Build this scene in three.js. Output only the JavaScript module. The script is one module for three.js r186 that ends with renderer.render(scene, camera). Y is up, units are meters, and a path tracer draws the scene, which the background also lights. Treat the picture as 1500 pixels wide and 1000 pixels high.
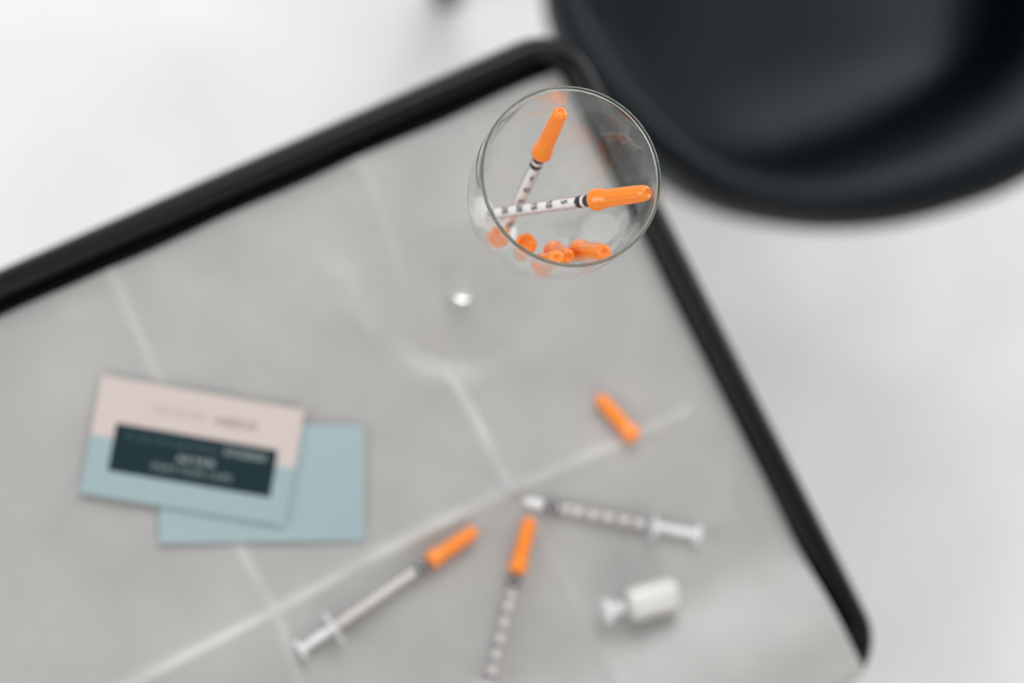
import * as THREE from 'three';
import { mergeGeometries } from 'three/addons/utils/BufferGeometryUtils.js';
import { RoundedBoxGeometry } from 'three/addons/geometries/RoundedBoxGeometry.js';
import { ImprovedNoise } from 'three/addons/math/ImprovedNoise.js';
import { RectAreaLightUniformsLib } from 'three/addons/lights/RectAreaLightUniformsLib.js';

// ------------------------------------------------------------------ camera
const V = (x, y, z) => new THREE.Vector3(x, y, z);
const F = 2958, HEIGHT = 0.88, NADIR = [140, 977];      // focal length in pixels of a 1500 x 1000 picture, metres above the paper, pixel straight below
const scene = new THREE.Scene();
const camera = new THREE.PerspectiveCamera(2 * Math.atan(500 / F) * 180 / Math.PI, 1.5, 0.05, 20);
const up = V((NADIR[0] - 750) / F, -(NADIR[1] - 500) / F, -1).normalize().negate();
const right = V(1, 0, 0).addScaledVector(up, -up.x).normalize();
const back = right.clone().cross(up);
const worldToCam = new THREE.Matrix4().makeBasis(right, up, back);
const camToWorld = worldToCam.clone().transpose();
camera.position.set(0, HEIGHT, 0);
camera.quaternion.setFromRotationMatrix(camToWorld);
camera.focus = 0.706; camera.userData.fStop = 3.3;
camera.updateMatrixWorld();

const renderer = new THREE.WebGLRenderer({ antialias: true });
renderer.setSize(1024, 682);
renderer.toneMapping = THREE.LinearToneMapping;
renderer.toneMappingExposure = 1.53;
renderer.shadowMap.enabled = true;

// ------------------------------------------------------------------ light: a big window beyond the top of the picture, others to the left, low on the right and behind the camera
RectAreaLightUniformsLib.init();
scene.background = new THREE.Color(0.35, 0.348, 0.343);
function areaLight(color, intensity, w, h, at, to) {
  const l = new THREE.RectAreaLight(color, intensity, w, h);
  l.position.copy(at); l.lookAt(to); scene.add(l); return l;
}
areaLight(new THREE.Color(0.98, 0.99, 1.0), 4.3, 1.9, 1.5, V(0.3, 2.05, -2.1), V(0.1, -0.1, -0.1));
areaLight(new THREE.Color(0.90, 0.96, 1.0), 2.9, 1.8, 1.4, V(-2.3, 1.2, 0.3), V(0.1, -0.2, -0.1));
areaLight(new THREE.Color(0.97, 0.985, 1.0), 4.4, 1.5, 0.9, V(2.3, 0.3, -1.8), V(0.2, 0, -0.2));
areaLight(new THREE.Color(1.0, 0.97, 0.93), 2.0, 1.7, 1.2, V(0.9, 1.6, 2.0), V(0.2, -0.1, -0.1));

// ------------------------------------------------------------------ helpers
const noise = new ImprovedNoise();
const FLOOR = -0.68, SEAT = -0.23;
function spot(px, py, h = 0) {           // where the sight line of a pixel meets the level plane at height h
  const r = V((px - 750) / F, -(py - 500) / F, -1).transformDirection(camToWorld);
  return V(0, HEIGHT, 0).addScaledVector(r, (h - HEIGHT) / r.y);
}
const used = {};
function numbered(n) { const k = used[n] = (used[n] ?? -1) + 1; return k ? `${n}_${String(k).padStart(3, '0')}` : n; }
function tag(o, label, category, group, kind) {
  if (label) o.userData.label = label;
  if (category) o.userData.category = category;
  if (group) o.userData.group = group;
  if (kind) o.userData.kind = kind;
  return o;
}
function thing(name, label, category, at, group) {
  const g = new THREE.Group(); g.name = numbered(name); g.position.copy(at); scene.add(g);
  return tag(g, label, category, group);
}
function mesh(name, geometry, material, parent) {
  const m = new THREE.Mesh(geometry, material);
  m.name = parent === scene ? numbered(name) : name; m.castShadow = m.receiveShadow = true;
  parent.add(m); return m;
}
function smooth(points, n) {             // dense smooth profile through [r, y] in millimetres
  const c = new THREE.CatmullRomCurve3(points.map(([x, y]) => V(x, y, 0)), false, 'centripetal');
  return c.getPoints(n).map((p) => new THREE.Vector2(Math.max(0, p.x) / 1000, p.y / 1000));
}
const lathe = (points, n = 60, seg = 72) => new THREE.LatheGeometry(smooth(points, n), seg);
function rng(seed) { let a = seed; return () => { a = (a + 0x6D2B79F5) | 0; let t = Math.imul(a ^ (a >>> 15), 1 | a); t = (t + Math.imul(t ^ (t >>> 7), 61 | t)) ^ t; return ((t ^ (t >>> 14)) >>> 0) / 4294967296; }; }
function fbmTexture(size, scale, lo, hi, oct = 4, seed = 0, srgb = false) {
  const d = new Uint8Array(size * size * 4);
  for (let j = 0; j < size; j++) for (let i = 0; i < size; i++) {
    let v = 0, a = 0.5, s = scale;
    for (let k = 0; k < oct; k++) {
      // blend of shifted copies, so that the texture tiles
      const x = i / size, y = j / size, n = (p, q) => noise.noise(p * s, q * s, seed + k * 7.3);
      v += a * ((n(x, y) * (1 - x) + n(x - 1, y) * x) * (1 - y) + (n(x, y - 1) * (1 - x) + n(x - 1, y - 1) * x) * y); a *= 0.5; s *= 2.1;
    }
    const c = Math.round(255 * Math.min(1, Math.max(0, lo + (hi - lo) * (v + 0.5))));
    d.set([c, c, c, 255], (j * size + i) * 4);
  }
  const t = new THREE.DataTexture(d, size, size); t.wrapS = t.wrapT = THREE.RepeatWrapping; t.magFilter = THREE.LinearFilter; t.minFilter = THREE.LinearFilter;
  if (srgb) t.colorSpace = THREE.SRGBColorSpace; t.needsUpdate = true; return t;
}
function rep(t, u, v = u) { const c = t.clone(); c.repeat.set(u, v); c.needsUpdate = true; return c; }

const fine = fbmTexture(256, 9, 0, 1, 5, 1), wavy = fbmTexture(256, 5, 0, 1, 2, 12), calm = fbmTexture(256, 5, 0.88, 1.0, 4, 21, true), soft = fbmTexture(256, 4, 0.84, 1.0, 5, 3, true);
const std = (o) => new THREE.MeshStandardMaterial(o), phy = (o) => new THREE.MeshPhysicalMaterial(o);
const lin = (r, g, b) => new THREE.Color().setRGB(r, g, b);
const M = {
  floor: std({ color: lin(0.79, 0.78, 0.77), roughness: 0.55, map: rep(soft, 1.3), bumpMap: rep(fine, 5), bumpScale: 0.0006 }),
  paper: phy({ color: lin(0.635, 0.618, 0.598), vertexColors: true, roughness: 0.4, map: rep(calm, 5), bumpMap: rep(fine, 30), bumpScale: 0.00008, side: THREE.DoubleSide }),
  tray: phy({ color: lin(0.001, 0.0018, 0.0016), roughness: 0.28, specularIntensity: 0.42, bumpMap: rep(fine, 20), bumpScale: 0.00003 }),
  chair: phy({ color: lin(0.001, 0.002, 0.0032), roughness: 0.43, specularIntensity: 0.45, specularColor: lin(0.86, 0.94, 1), bumpMap: rep(fine, 20), bumpScale: 0.00004 }),
  steel: std({ color: lin(0.35, 0.36, 0.37), roughness: 0.35, metalness: 1 }),
  glass: phy({ color: lin(0.965, 0.985, 0.972), roughness: 0, transmission: 1, thickness: 0.0012, ior: 1.5 }),
  pane: phy({ color: lin(0.985, 0.99, 0.987), roughness: 0, transmission: 1, thickness: 0, ior: 1.46, bumpMap: rep(wavy, 2, 1), bumpScale: 0.0022 }),
  lining: phy({ color: lin(0.99, 0.995, 0.992), roughness: 0, transmission: 1, thickness: 0, ior: 1.2, bumpMap: rep(wavy, 3, 1), bumpScale: 0.002 }),
  stand: phy({ color: lin(1, 0.998, 0.99), roughness: 0, transmission: 1, thickness: 0, ior: 1.22 }),
  rimGlass: phy({ color: lin(0.42, 0.48, 0.42), roughness: 0.03, transmission: 1, thickness: 0.002, ior: 1.4 }),
  orange: phy({ color: lin(1.0, 0.30, 0.018), roughness: 0.24, transmission: 0.25, thickness: 0, specularIntensity: 1, clearcoat: 0.35, clearcoatRoughness: 0.12 }),
  white: phy({ color: lin(0.94, 0.94, 0.94), roughness: 0.35 }),
  rubber: phy({ color: lin(0.006, 0.008, 0.012), roughness: 0.6, specularIntensity: 0.2 }),
  clear: phy({ color: lin(0.95, 0.955, 0.96), roughness: 0.18, transmission: 0.6, thickness: 0, ior: 1.45 }),
  frosted: phy({ color: lin(0.93, 0.93, 0.93), roughness: 0.4, transmission: 0.35, thickness: 0, ior: 1.4 }),
  label: phy({ color: lin(0.58, 0.56, 0.545), roughness: 0.35 }),
};

// ------------------------------------------------------------------ setting: the white floor
{
  const g = new THREE.PlaneGeometry(7, 7, 1, 1); g.rotateX(-Math.PI / 2);
  const uv = g.attributes.uv; for (let i = 0; i < uv.count; i++) uv.setXY(i, uv.getX(i) * 7, uv.getY(i) * 7);
  const f = mesh('floor', g, M.floor, scene); f.position.set(0.2, FLOOR, -0.3);
  tag(f, null, null, null, 'structure');
}

// ------------------------------------------------------------------ tray table
const eL = V(-0.891, 0, 0.4539), eR = V(0.4539, 0, 0.891), corner = V(0.2043, 0, -0.2956);
const TW = 0.44, TD = 0.330, LIP = 0.016, RIMW = 0.0135, RAD = 0.027;
const onTray = (u, v, y = 0) => corner.clone().addScaledVector(eL, u).addScaledVector(eR, v).setY(y);
function roundedLoop(inset, n = 14) {     // points [u, v, nu, nv] round the tray outline, inset from its outer edge
  const out = [], r = Math.max(0.002, RAD - inset), a0 = inset, w = TW - inset, d = TD - inset;
  const cs = [[a0 + r, a0 + r, Math.PI], [w - r, a0 + r, 1.5 * Math.PI], [w - r, d - r, 0], [a0 + r, d - r, 0.5 * Math.PI]];
  cs.forEach(([cu, cv, a]) => { for (let k = 0; k <= n; k++) { const t = a + k / n * Math.PI / 2; out.push([cu + r * Math.cos(t), cv + r * Math.sin(t)]); } });
  return out;
}
{
  const t = thing('tray_table', 'black rectangular tray table with a raised rounded rim, lined with grey paper', 'tray table', onTray(TW / 2, TD / 2, FLOOR));
  const local = (u, v, y) => onTray(u, v, y).sub(t.position);
  // rim: section swept round the outline (inset, height) in metres
  const sec = [[0.0015, -0.004], [0.0003, 0.001], [0, 0.004], [0.0007, 0.0078], [0.0022, 0.0116], [0.0045, 0.0145], [0.0070, LIP], [0.0100, 0.0157], [0.0122, 0.0138], [0.0130, 0.010], [RIMW, 0.004], [RIMW + 0.001, 0.0005], [RIMW + 0.001, -0.004], [0.0015, -0.004]];
  const dense = new THREE.CatmullRomCurve3(sec.slice(0, -1).map(([a, b]) => V(a, b, 0)), true, 'centripetal').getPoints(48);
  const P = [], I = [], loops = dense.map((p) => roundedLoop(p.x).map(([u, v]) => local(u, v, p.y))), n = loops[0].length;
  loops.forEach((l) => l.forEach((p) => P.push(p.x, p.y, p.z)));
  for (let j = 0; j < loops.length - 1; j++) for (let i = 0; i < n; i++) { const a = j * n + i, b = j * n + (i + 1) % n, c = a + n, d = b + n; I.push(a, b, c, b, d, c); }
  let g = new THREE.BufferGeometry(); g.setAttribute('position', new THREE.Float32BufferAttribute(P, 3)); g.setIndex(I);
  g.setAttribute('uv', new THREE.Float32BufferAttribute(P.flatMap((_, k) => k % 3 ? [] : [P[k], P[k + 2]]), 2)); g.computeVertexNormals();
  mesh('rim', g, M.tray, t);
  const bed = new THREE.BoxGeometry(TW - 0.022, 0.0036, TD - 0.022); bed.translate(0, -0.0018 - FLOOR, 0);
  const b = mesh('tray_bed', bed, M.tray, t); b.rotation.y = Math.atan2(-eL.z, eL.x);
  for (const [u, v] of [[0.03, 0.03], [TW - 0.03, 0.03], [0.03, TD - 0.03], [TW - 0.03, TD - 0.03]]) {
    const lg = new THREE.CylinderGeometry(0.008, 0.007, -FLOOR - 0.005, 20); const p = local(u, v, 0);
    lg.translate(p.x, (-FLOOR - 0.005) / 2, p.z); mesh('leg', lg, M.tray, t);
  }
}

// ------------------------------------------------------------------ paper liner with fold creases
const sd = (p, a, b) => {                 // distance of p to the segment a-b and position along it
  const dx = b.x - a.x, dz = b.z - a.z, t = Math.min(1, Math.max(0, ((p.x - a.x) * dx + (p.z - a.z) * dz) / (dx * dx + dz * dz)));
  return [Math.hypot(p.x - a.x - t * dx, p.z - a.z - t * dz), t];
};
const folds = [   // pixels along the fold, height and width in metres, paleness painted along the fold
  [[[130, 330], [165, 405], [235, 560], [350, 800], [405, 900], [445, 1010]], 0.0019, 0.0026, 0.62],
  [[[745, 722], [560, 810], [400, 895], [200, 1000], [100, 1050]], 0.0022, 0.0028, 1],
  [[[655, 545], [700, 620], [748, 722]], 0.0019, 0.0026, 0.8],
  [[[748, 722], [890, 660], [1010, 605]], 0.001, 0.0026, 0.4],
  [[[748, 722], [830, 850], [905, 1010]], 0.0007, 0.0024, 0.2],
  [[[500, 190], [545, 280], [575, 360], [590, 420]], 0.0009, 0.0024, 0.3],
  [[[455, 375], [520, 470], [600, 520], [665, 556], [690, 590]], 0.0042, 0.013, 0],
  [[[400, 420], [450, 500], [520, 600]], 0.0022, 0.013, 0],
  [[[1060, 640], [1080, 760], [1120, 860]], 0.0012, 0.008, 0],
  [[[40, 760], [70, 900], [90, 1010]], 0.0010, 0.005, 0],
].map(([l, h, w, paleness]) => ({ l: l.map(([x, y]) => spot(x, y, 0.003)), h, w, paleness }));
const flat = [[290, 660, 0.075, 0.045], [672, 428, 0.036, 0.034]].map(([x, y, r]) => [spot(x, y, 0), r]);
function paperY(u, v) {
  const p = onTray(u, v);
  let y = 0.0032 + 0.0017 * noise.noise(p.x * 15, p.z * 15, 2.2) + 0.0004 * noise.noise(p.x * 38, p.z * 38, 5.1);
  for (const f of folds) {
    let best = 9, end = 1, from = 0;
    for (let k = 0; k < f.l.length - 1; k++) { const [d, t] = sd(p, f.l[k], f.l[k + 1]); if (d < best) { best = d; from = (k + t) / (f.l.length - 1); } }
    if (!f.paleness) end = Math.sin(Math.PI * Math.min(1, Math.max(0, 0.06 + from * 0.88)));
    y += end * f.h * (f.paleness ? 0.6 * Math.exp(-Math.pow(best / f.w, 2)) + 0.6 * Math.exp(-best / (f.w * 3.5)) : Math.exp(-Math.pow(best / f.w, 2))) * (1 + 0.35 * noise.noise(p.x * 60, p.z * 60, 9));
  }
  for (const [c, r] of flat) { const q = Math.hypot(p.x - c.x, p.z - c.z) / r; if (q < 1.3) { const k = Math.min(1, Math.max(0, (1.3 - q) / 0.4)); y = y * (1 - k) + Math.min(y, 0.0032) * k; } }
  // the sheet climbs the near wall of the tray and runs out over it
  const e = TD - 0.009 - v;
  if (e < 0.07) { const k = Math.min(1, (0.07 - e) / 0.058); y += (0.0172 - 0.0032) * k * k * (3 - 2 * k); }
  if (e < 0) y -= e * e * 40;
  return Math.max(0.0006, y);
}
function foldPaleness(p) {                      // share of paler vertex colour painted along the folds
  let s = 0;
  folds.forEach((f, k) => { if (k > 5) return; let best = 9, along = 0; for (let i = 0; i < f.l.length - 1; i++) { const [d, t] = sd(p, f.l[i], f.l[i + 1]); if (d < best) { best = d; along = (i + t) / (f.l.length - 1); } } s = Math.max(s, f.paleness * Math.exp(-Math.pow(best / 0.0019, 2)) * (1 - 0.55 * Math.pow(Math.abs(2 * along - 1), 3)) * (0.72 + 0.75 * noise.noise(p.x * 42, 1, p.z * 42))); });
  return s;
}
{
  const U0 = 0.0143, U1 = TW - 0.0145, V0 = 0.0190, nu = 330, nv = 260, P = [], T = [], C = [], I = [];
  const mid = onTray(TW / 2, TD / 2, 0.001);
  for (let j = 0; j <= nv; j++) for (let i = 0; i <= nu; i++) {
    const U = U0 + (U1 - U0) * i / nu, V1 = TD - 0.0062 + 0.0145 * Math.min(1, (U - U0) / 0.03), v = V0 + (V1 - V0) * j / nv;
    const kk = Math.min(1, Math.max(0, (0.07 - (TD - 0.009 - v)) / 0.058)), u = U + 0.0029 * kk * kk * (3 - 2 * kk) * (1 - i / nu);
    const edge = 0.0014 * noise.noise(u * 20, 8, 4) * Math.max(0, 1 - j / 12), side = 0.0009 * noise.noise(v * 22, 3, 1) * Math.max(0, 1 - i / 10);
    const q = onTray(u, v, 0), p = onTray(u + side, v + edge, 0).sub(mid); P.push(p.x, paperY(u, v) - mid.y, p.z); T.push(u, v);
    const w = 1 + 0.52 * foldPaleness(q); C.push(0.62 * w, 0.62 * w, 0.622 * w);
  }
  for (let j = 0; j < nv; j++) for (let i = 0; i < nu; i++) { const a = j * (nu + 1) + i, c = a + nu + 1; I.push(a, c, a + 1, a + 1, c, c + 1); }
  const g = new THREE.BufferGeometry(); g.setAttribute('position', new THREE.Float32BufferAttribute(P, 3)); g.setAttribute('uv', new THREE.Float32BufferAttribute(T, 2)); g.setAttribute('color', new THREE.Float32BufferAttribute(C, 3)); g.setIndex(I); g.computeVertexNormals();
  if (g.attributes.normal.getY(2000) < 0) { const ix = g.index.array; for (let k = 0; k < ix.length; k += 3) [ix[k + 1], ix[k + 2]] = [ix[k + 2], ix[k + 1]]; g.computeVertexNormals(); }
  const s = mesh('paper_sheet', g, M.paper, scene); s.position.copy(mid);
  tag(s, 'creased pale grey paper sheet lining the black tray, with pale fold lines', 'paper');
}
const PY = 0.0036;                        // level on which light things lie on the paper

// ------------------------------------------------------------------ black moulded chair beside the tray
{
  const outer = [[800, -60], [806, 10], [830, 70], [880, 150], [940, 217], [1020, 280], [1085, 309], [1164, 326], [1241, 331], [1332, 323], [1428, 297], [1500, 268], [1580, 215], [1640, 120], [1660, -40], [1640, -330], [1560, -520], [1250, -600], [940, -520], [820, -300]];
  const inner = [[868, -60], [878, 8], [898, 50], [920, 90], [948, 128], [1000, 180], [1052, 212], [1116, 229], [1188, 227], [1262, 207], [1334, 181], [1404, 144], [1462, 105], [1510, 50], [1530, -50], [1520, -300], [1450, -450], [1250, -510], [1020, -450], [900, -290]];
  const loop = (pts, y) => new THREE.CatmullRomCurve3(pts.map(([a, b]) => spot(a, b, y)), true, 'centripetal').getSpacedPoints(160).slice(0, 160);
  // match both loops by nearest parameter: sample by control index so that they stay side by side
  const at = (pts, y, n = 12) => { const c = new THREE.CatmullRomCurve3(pts.map(([a, b]) => spot(a, b, y)), true, 'centripetal'), r = []; for (let k = 0; k < pts.length * n; k++) r.push(c.getPoint(k / (pts.length * n))); return r; };
  const O = at(outer, SEAT - 0.012), N = at(inner, SEAT - 0.012), n = O.length;
  const cen = N.reduce((s, p) => s.add(p), V(0, 0, 0)).divideScalar(n); cen.y = 0;
  const base = V(0, 0, 0); { const p = spot(1110, 30, SEAT); base.set(p.x, FLOOR, p.z); }
  const rows = [];   // [share outer -> inner, height over SEAT, pull to the centre]
  rows.push([0, -0.128, 0.34], [0, -0.090, 0.13], [0, -0.045, 0.03], [0.0, -0.03, 0.006], [0.0, -0.018, 0], [0.06, -0.008, 0], [0.18, -0.002, 0], [0.34, 0.0005, 0], [0.5, -0.001, 0], [0.66, -0.005, 0], [0.82, -0.012, 0], [0.94, -0.022, 0], [1, -0.036, 0.004], [1, -0.056, 0.015], [1, -0.077, 0.05], [1, -0.093, 0.13], [1, -0.103, 0.27], [1, -0.109, 0.45], [1, -0.112, 0.65], [1, -0.113, 0.84], [1, -0.113, 1]);
  const P = [], I = [];
  const curves = [];
  for (let i = 0; i < n; i++) {
    const c = new THREE.CatmullRomCurve3(rows.map(([s, h, k]) => { const p = O[i].clone().lerp(N[i], s).lerp(V(cen.x, O[i].y, cen.z), k); p.y = SEAT + h; return p; }), false, 'centripetal');
    curves.push(c);
  }
  const m = 76;
  for (let j = 0; j <= m; j++) for (let i = 0; i < n; i++) { const p = curves[i].getPoint(j / m).sub(base); P.push(p.x, p.y, p.z); }
  for (let j = 0; j < m; j++) for (let i = 0; i < n; i++) { const a = j * n + i, b = j * n + (i + 1) % n; I.push(a, a + n, b, b, a + n, b + n); }
  const lower = P.length / 3;                    // closed underside
  P.push(cen.x - base.x, SEAT - 0.132 - base.y, cen.z - base.z);
  for (let i = 0; i < n; i++) I.push(lower, i, (i + 1) % n);
  const g = new THREE.BufferGeometry(); g.setAttribute('position', new THREE.Float32BufferAttribute(P, 3)); g.setIndex(I);
  g.setAttribute('uv', new THREE.Float32BufferAttribute(P.flatMap((_, k) => k % 3 ? [] : [P[k], P[k + 2]]), 2)); g.computeVertexNormals();
  if (g.attributes.normal.getY(34 * n) < 0) { const ix = g.index.array; for (let k = 0; k < ix.length; k += 3) [ix[k + 1], ix[k + 2]] = [ix[k + 2], ix[k + 1]]; g.computeVertexNormals(); }
  const t = thing('chair', 'black moulded chair with a rounded hollow seat beside the corner of the tray', 'chair', base);
  mesh('seat', g, M.chair, t);
  const col = new THREE.CylinderGeometry(0.02, 0.022, SEAT - 0.128 - FLOOR - 0.012, 32); col.translate(0, (SEAT - 0.128 - FLOOR - 0.012) / 2 + 0.012, 0);
  mesh('pedestal', col, M.chair, t);
  const foot = new THREE.CylinderGeometry(0.05, 0.058, 0.012, 48); foot.translate(0, 0.006, 0); mesh('base_plate', foot, M.chair, t);
}

// ------------------------------------------------------------------ a foot of other furniture at the very top of the picture
{
  const a = spot(655, -14, FLOOR), b = spot(690, -170, SEAT - 0.1), d = b.clone().sub(a);
  const t = thing('furniture_leg', 'blurred dark grey furniture foot on the white floor at the top picture edge', 'furniture leg', a);
  const g = new THREE.CylinderGeometry(0.016, 0.011, d.length(), 28); g.translate(0, d.length() / 2, 0);
  const sh = mesh('shaft', g, M.chair, t); sh.quaternion.setFromUnitVectors(V(0, 1, 0), d.normalize());
  const p = new THREE.CylinderGeometry(0.013, 0.014, 0.008, 28); p.translate(0, 0.004, 0); mesh('foot_pad', p, M.rubber, t);
}

// ------------------------------------------------------------------ wine glass
const G = spot(672, 428, 0); G.y = PY; const GH = 0.219;
const axis = (h) => V(G.x, h, G.z);
{
  const t = thing('wine_glass', 'clear stemmed glass standing on the paper, holding syringes and orange caps', 'glass', G);
  const stemTop = [3.6, 94], footTop = [4.6, 14];
  mesh('foot', lathe([[0, 0.9], [12, 0.6], [26, 0.1], [31.5, 0.0], [33.2, 0.5], [33.5, 1.2], [32.8, 1.9], [25, 2.3], [14, 3.0], [7.6, 3.7], [4.6, 4.2], [0, 4.4]], 90, 96), M.stand, t);
  mesh('added_glint_knob', lathe([[0, 4.0], [3.4, 4.2], [5.4, 5.8], [5.4, 8.2], [4.0, 11], [2.2, 12.6], [0, 13.2]], 60, 64), M.glass, t);  // solid knob added at the stem foot to give the bright glint
  mesh('stem', lathe([[3.6, 12], [3.4, 22], [3.3, 36], [3.2, 60], [3.3, 80], stemTop], 60, 64), M.stand, t);
  mesh('bowl', lathe([stemTop, [4.4, 102], [6.6, 109], [10, 115.5], [14, 123], [17.8, 134], [21.2, 147], [24.6, 160], [28.2, 174], [30.7, 188], [31.7, 202], [31.9, 214], [31.82, 217.6]], 130, 128), M.pane, t);
  mesh('bowl_lining', lathe([[30.72, 217.6], [30.7, 214], [30.5, 202], [29.5, 188], [27.0, 174], [23.4, 160], [20.0, 147], [16.6, 134.4], [13, 124.6], [9, 119], [5, 116.4], [0, 115.6]], 120, 128), M.lining, t);
  mesh('glass_rim', lathe([[31.27, 217.5], [31.8, 217.6], [31.95, 218.3], [31.75, 218.9], [31.27, 219.1], [30.8, 218.9], [30.6, 218.3], [30.74, 217.6], [31.27, 217.5]], 40, 160), M.rimGlass, t);
}

// ------------------------------------------------------------------ caps and syringes (millimetres along y)
const CAPL = 25.2;
function capGeometry() {
  const prof = [[0, 1.9], [1.6, 1.8], [2.3, 1.4], [2.6, 0.6], [2.9, 0.1], [3.5, 0.15], [4.05, 1.1], [4.2, 2.8], [4.05, 4.6], [3.68, 6.6], [3.45, 8.4], [3.4, 10], [3.36, 15], [3.28, 20], [3.15, 24], [2.98, 26.0], [2.5, 27.4], [1.7, 28], [1.15, 27.7], [0.8, 27.2], [0, 27.1]];
  const g = lathe(prof.map(([a, b]) => [a * 0.96, b * 0.9]), 110, 96), p = g.attributes.position;
  for (let i = 0; i < p.count; i++) {       // fluted grip
    const x = p.getX(i), y = p.getY(i) * 1000, z = p.getZ(i), r = Math.hypot(x, z);
    if (r < 0.0026 || y < 5) continue;
    const k = Math.min(1, Math.max(0, (y - 5.5) / 3)) * Math.min(1, Math.max(0, (23.6 - y) / 1.5)), s = 1 - 0.045 * k * (0.5 + 0.5 * Math.cos(12 * Math.atan2(z, x)));
    p.setX(i, x * s); p.setZ(i, z * s);
  }
  g.computeVertexNormals(); return g;
}
const CAP = capGeometry();
function barrelMap() {
  const w = 256, h = 1024, c = document.createElement('canvas'); c.width = w; c.height = h; const x = c.getContext('2d');
  x.fillStyle = '#f7f5f4'; x.fillRect(0, 0, w, h);
  x.fillStyle = '#15191d';
  const top = 110, step = 140;              // 0 near the needle
  for (let k = 0; k <= 30; k++) { const y = top + k * step / 5; x.fillRect(128, y, k % 5 ? 16 : 34, 5); }
  x.font = 'bold 70px sans-serif'; x.textAlign = 'center'; x.textBaseline = 'middle';
  for (let k = 1; k <= 6; k++) { x.save(); x.translate(88, top + k * step); x.scale(0.72, 1.05); x.fillText(String(5 * k), 0, 0); x.restore(); }
  const t = new THREE.CanvasTexture(c); t.colorSpace = THREE.SRGBColorSpace; t.wrapS = THREE.RepeatWrapping; t.magFilter = THREE.LinearFilter; return t;
}
M.barrel = phy({ color: lin(0.97, 0.965, 0.965), map: barrelMap(), roughness: 0.1, transmission: 0.97, thickness: 0, ior: 1.4 });
function makeSyringe(name, label, group, capped, out) {
  // along y: thumb end at 0, barrel from `out`, front of the barrel at out + 52
  const t = thing(name, label, 'syringe', V(0, 0, 0), group), f = out + 52;
  const bar = new THREE.LatheGeometry([[2.35, out + 0.8], [2.35, f - 3], [2.3, f - 1.2], [1.9, f - 0.3], [1.1, f]].map(([r, y]) => new THREE.Vector2(r / 1000, y / 1000)), 40);
  { const uv = bar.attributes.uv, p = bar.attributes.position; for (let i = 0; i < uv.count; i++) uv.setY(i, (p.getY(i) * 1000 - out) / 52); }
  mesh('barrel', bar, M.barrel, t);
  const sh = new THREE.Shape(), w = 0.0075, d = 0.0042;
  sh.absellipse(0, 0, w, d, 0, Math.PI * 2); const fl = new THREE.ExtrudeGeometry(sh, { depth: 0.0006, bevelEnabled: true, bevelSize: 0.0004, bevelThickness: 0.0003, bevelSegments: 3, curveSegments: 28 });
  fl.rotateX(-Math.PI / 2); fl.translate(0, out / 1000, 0); mesh('finger_flange', fl, M.clear, t);
  const rod = [];
  for (const a of [0, Math.PI / 2]) { const b = new RoundedBoxGeometry(0.0034, (f - 9) / 1000, 0.0008, 2, 0.0002); b.rotateY(a); b.translate(0, (f - 9) / 2000 + 0.0008, 0); rod.push(b); }
  const core = new THREE.CylinderGeometry(0.00175, 0.00175, (f - 9.5) / 1000, 28); core.translate(0, (f - 9.5) / 2000 + 0.001, 0); rod.push(core);
  const gap = new THREE.CylinderGeometry(0.0021, 0.0021, 0.0011, 28); gap.translate(0, (f - 5.05) / 1000, 0); rod.push(gap);
  const disc = lathe([[0, 0], [3.9, 0], [4.4, 0.4], [4.4, 1.1], [3.9, 1.5], [0, 1.5]], 20, 36); rod.push(disc);
  mesh('plunger', mergeGeometries(rod.map((g) => g.index ? g.toNonIndexed() : g)), out > 10 ? M.frosted : M.white, t);
  mesh('stopper', lathe([[0, f - 8], [1.9, f - 8], [2.15, f - 7.6], [2.15, f - 6.0], [1.6, f - 5.6], [1.6, f - 4.5], [2.15, f - 4.1], [2.15, f - 3.0], [1.2, f - 1.9], [0, f - 1.6]], 40, 32), M.rubber, t);
  mesh('hub', lathe(capped ? [[0, f - 0.6], [1.5, f - 0.5], [1.5, f + 2], [1.0, f + 5], [0, f + 5.2]] : [[0, f - 0.6], [2.0, f - 0.5], [2.1, f + 2], [1.9, f + 6], [1.2, f + 8], [0, f + 8.2]], 20, 28), capped ? M.white : M.frosted, t);
  if (!capped) { const n = new THREE.CylinderGeometry(0.00013, 0.00013, 0.008, 8); n.translate(0, (f + 12) / 1000, 0); mesh('needle', n, M.steel, t); }
  else { const c = mesh('cap', CAP, M.orange, t); c.position.y = (f - 1.4) / 1000; }
  t.userData.len = capped ? (f - 1.4 + CAPL) / 1000 : (f + 8) / 1000;
  return t;
}
const Yv = V(0, 1, 0);
function along(o, from, dir, roll = 0) {   // roll 0 turns the printed numbers to the camera
  o.position.copy(from); o.quaternion.setFromUnitVectors(Yv, dir.clone().normalize());
  const c = camera.position.clone().sub(from).applyQuaternion(o.quaternion.clone().invert()), phi = Math.atan2(c.x, c.z);
  o.quaternion.multiply(new THREE.Quaternion().setFromAxisAngle(Yv, phi - 0.36 * Math.PI * 2 + roll));
}
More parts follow.
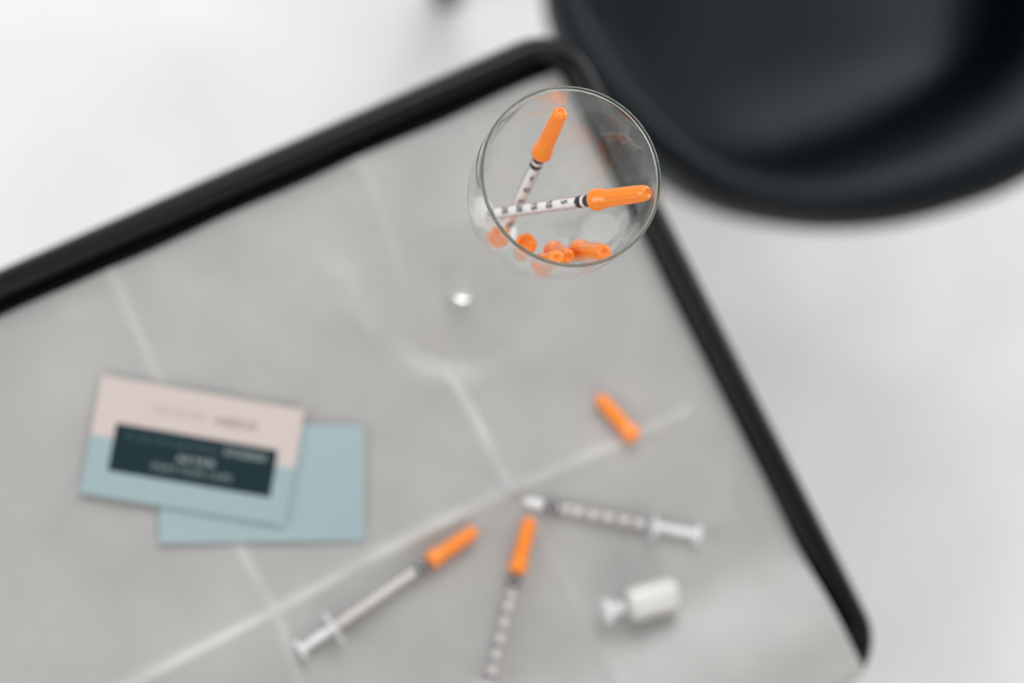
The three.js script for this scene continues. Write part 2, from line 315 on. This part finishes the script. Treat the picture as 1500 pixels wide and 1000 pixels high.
// tip at pixel a / height ha, another point on the axis at pixel b / height hb
function layTip(o, a, ha, b, hb, roll) {
  const A = spot(...a, ha), B = spot(...b, hb), d = A.clone().sub(B).normalize();
  along(o, A.clone().addScaledVector(d, -o.userData.len), d, roll); delete o.userData.len;
}
const SG = 'capped insulin syringes';
const s1 = makeSyringe('syringe', 'orange capped syringe leaning in the glass, cap towards the far rim', null, true, 3);
layTip(s1, [822, 163], 0.2005, [790, 231], 0.1765, 0.5);
const s2 = makeSyringe('syringe', 'orange capped syringe in the glass with sharp black numbers, cap at the right rim', null, true, 3);
layTip(s2, [950, 282], 0.214, [861, 294], 0.1925, -0.22);
const s3 = makeSyringe('syringe', 'orange capped syringe lying on the paper below the cards, plunger on the fold', null, true, 17);
layTip(s3, [697, 776], PY + 0.0042, [615, 832], PY + 0.0046, 2.2);
const s4 = makeSyringe('syringe', 'orange capped syringe on the paper whose barrel runs out at the bottom edge', null, true, 17);
layTip(s4, [777, 758], PY + 0.0042, [752, 858], PY + 0.0046, -0.2);
const s5 = makeSyringe('syringe', 'uncapped clear and white syringe lying beside the small glass vial', null, false, 21);
layTip(s5, [768, 734], PY + 0.0030, [1010, 780], PY + 0.0042, 0.1);

function looseCap(label, group, skirt, tip) {
  const c = mesh('needle_cover', CAP, M.orange, scene); tag(c, label, 'cap', group);
  along(c, skirt, tip.clone().sub(skirt)); return c;
}
looseCap('orange cap lying alone on the paper between the glass and the uncapped syringe', null, spot(931, 642, PY + 0.0045), spot(883, 587, PY + 0.0033));
const view = (p) => p.clone().sub(camera.position).normalize();
{
  const a = spot(728, 347, 0.153); looseCap('orange cap seen through the glass wall, leftmost of the loose caps in the glass', null, a, a.clone().add(view(a)).add(V(0.12, 0, 0.02)));
  const b = spot(771, 356, 0.164); looseCap('round orange cap crossed by the glass rim, second loose cap from the left', null, b, spot(764, 374, 0.138));
  looseCap('orange cap pointing up under the front glass rim, middle of the loose caps', null, spot(793, 387, 0.158), spot(818, 377, 0.184));
  looseCap('orange cap half hidden behind the middle loose cap in the glass', null, spot(810, 367, 0.156), spot(833, 376, 0.181));
  looseCap('orange cap against the glass wall, rightmost of the loose caps in the glass', null, spot(846, 366, 0.168), spot(888, 369, 0.193));
}

// ------------------------------------------------------------------ glass vial
{
  const p0 = spot(992, 868, PY + 0.0088), p1 = spot(868, 900, PY + 0.0088), d = p1.clone().sub(p0).normalize();
  const t = thing('vial', 'small white and clear glass vial lying on its side near the right tray edge', 'vial', p0); along(t, p0, d); t.scale.setScalar(0.94);
  mesh('glass_body', lathe([[0, 0], [7.4, 0.1], [8.4, 1.1], [8.6, 3], [8.6, 22], [8.1, 24.4], [6, 26.2], [4.4, 27.4], [4.2, 29.5], [5.6, 30.4], [6.1, 31.2], [6.1, 33], [5.6, 33.8]], 90, 64), M.pane, t);
  const lab = lathe([[0, 1.0], [7.2, 1.1], [8.0, 1.8], [8.2, 3], [8.2, 21.6], [7.8, 23.2], [6.4, 24.6], [0, 25]], 60, 64); mesh('white_content', lab, M.label, t);
  mesh('stopper', lathe([[0, 27], [3.1, 27], [3.1, 33.9], [5.9, 34], [6.1, 34.6], [5.9, 36], [0, 36.2]], 40, 40), M.clear, t);
}

// ------------------------------------------------------------------ business cards
function cardMap() {
  const w = 1424, h = 816, c = document.createElement('canvas'); c.width = w; c.height = h; const x = c.getContext('2d');
  x.fillStyle = '#bcafaa'; x.fillRect(0, 0, w, h); x.fillStyle = '#8fa0a4'; x.fillRect(0, h * 0.505, w, h * 0.495);
  x.textBaseline = 'middle'; x.textAlign = 'left';
  const fit = (s, a0, a1, b, size, font, color, b1 = b) => {
    x.save(); x.font = font.replace('%', size); x.fillStyle = color; const m = x.measureText(s).width; x.translate(a0 * w, b * h); x.rotate(Math.atan2((b1 - b) * h, (a1 - a0) * w)); x.scale((a1 - a0) * w / m, 1); x.fillText(s, 0, 0); x.restore();
  };
  fit('AESSINI', 0.27, 0.54, 0.205, 84, '%px sans-serif', '#9c908d'); fit('ABEVI', 0.575, 0.785, 0.215, 84, 'bold %px sans-serif', '#817775');
  x.fillStyle = '#0a252b'; x.fillRect(0.112 * w, 0.376 * h, 0.793 * w, 0.407 * h);
  fit('for your next appointment', 0.165, 0.625, 0.463, 66, '%px sans-serif', '#47595d'); fit('STUDIO', 0.645, 0.855, 0.463, 62, 'bold %px sans-serif', '#8d9695');
  fit('AFTER', 0.425, 0.615, 0.585, 58, 'bold %px sans-serif', '#8d9695'); fit('INJECTION CARE', 0.31, 0.71, 0.68, 62, '%px sans-serif', '#7f8887');
  const t = new THREE.CanvasTexture(c); t.colorSpace = THREE.SRGBColorSpace; t.magFilter = THREE.LinearFilter; return t;
}
function card(name, label, tl, tr, bl, y, mats, tilt) {
  const A = spot(...tl, y), B = spot(...tr, y), C = spot(...bl, y), W = 0.0882, D = 0.051;
  const ux = B.clone().sub(A).normalize(), cen = A.clone().addScaledVector(ux, W / 2), uz = V(-ux.z, 0, ux.x); cen.addScaledVector(uz, D / 2);
  const g = new THREE.BoxGeometry(W, 0.0005, D);
  const m = new THREE.Mesh(g, mats); m.name = numbered(name); m.castShadow = m.receiveShadow = true; scene.add(m);
  m.position.copy(cen); m.rotation.set(0, Math.atan2(-ux.z, ux.x), 0); m.rotateZ(tilt);
  return tag(m, label, 'business card', null);
}
const blue = std({ color: new THREE.Color('#8fa0a4'), roughness: 0.6 }), print = phy({ map: cardMap(), roughness: 0.65, specularIntensity: 0.4 });
card('business_card', 'plain pale blue card lying partly under the printed card', [233, 621], [532, 621], [230, 798], PY + 0.0012, blue, 0);
card('business_card', 'pink and pale blue printed card with dark teal panel, on the plain card', [148, 549], [446, 601], [118, 722], PY + 0.0026, [blue, blue, print, blue, blue, blue], 0.003);

renderer.render(scene, camera);
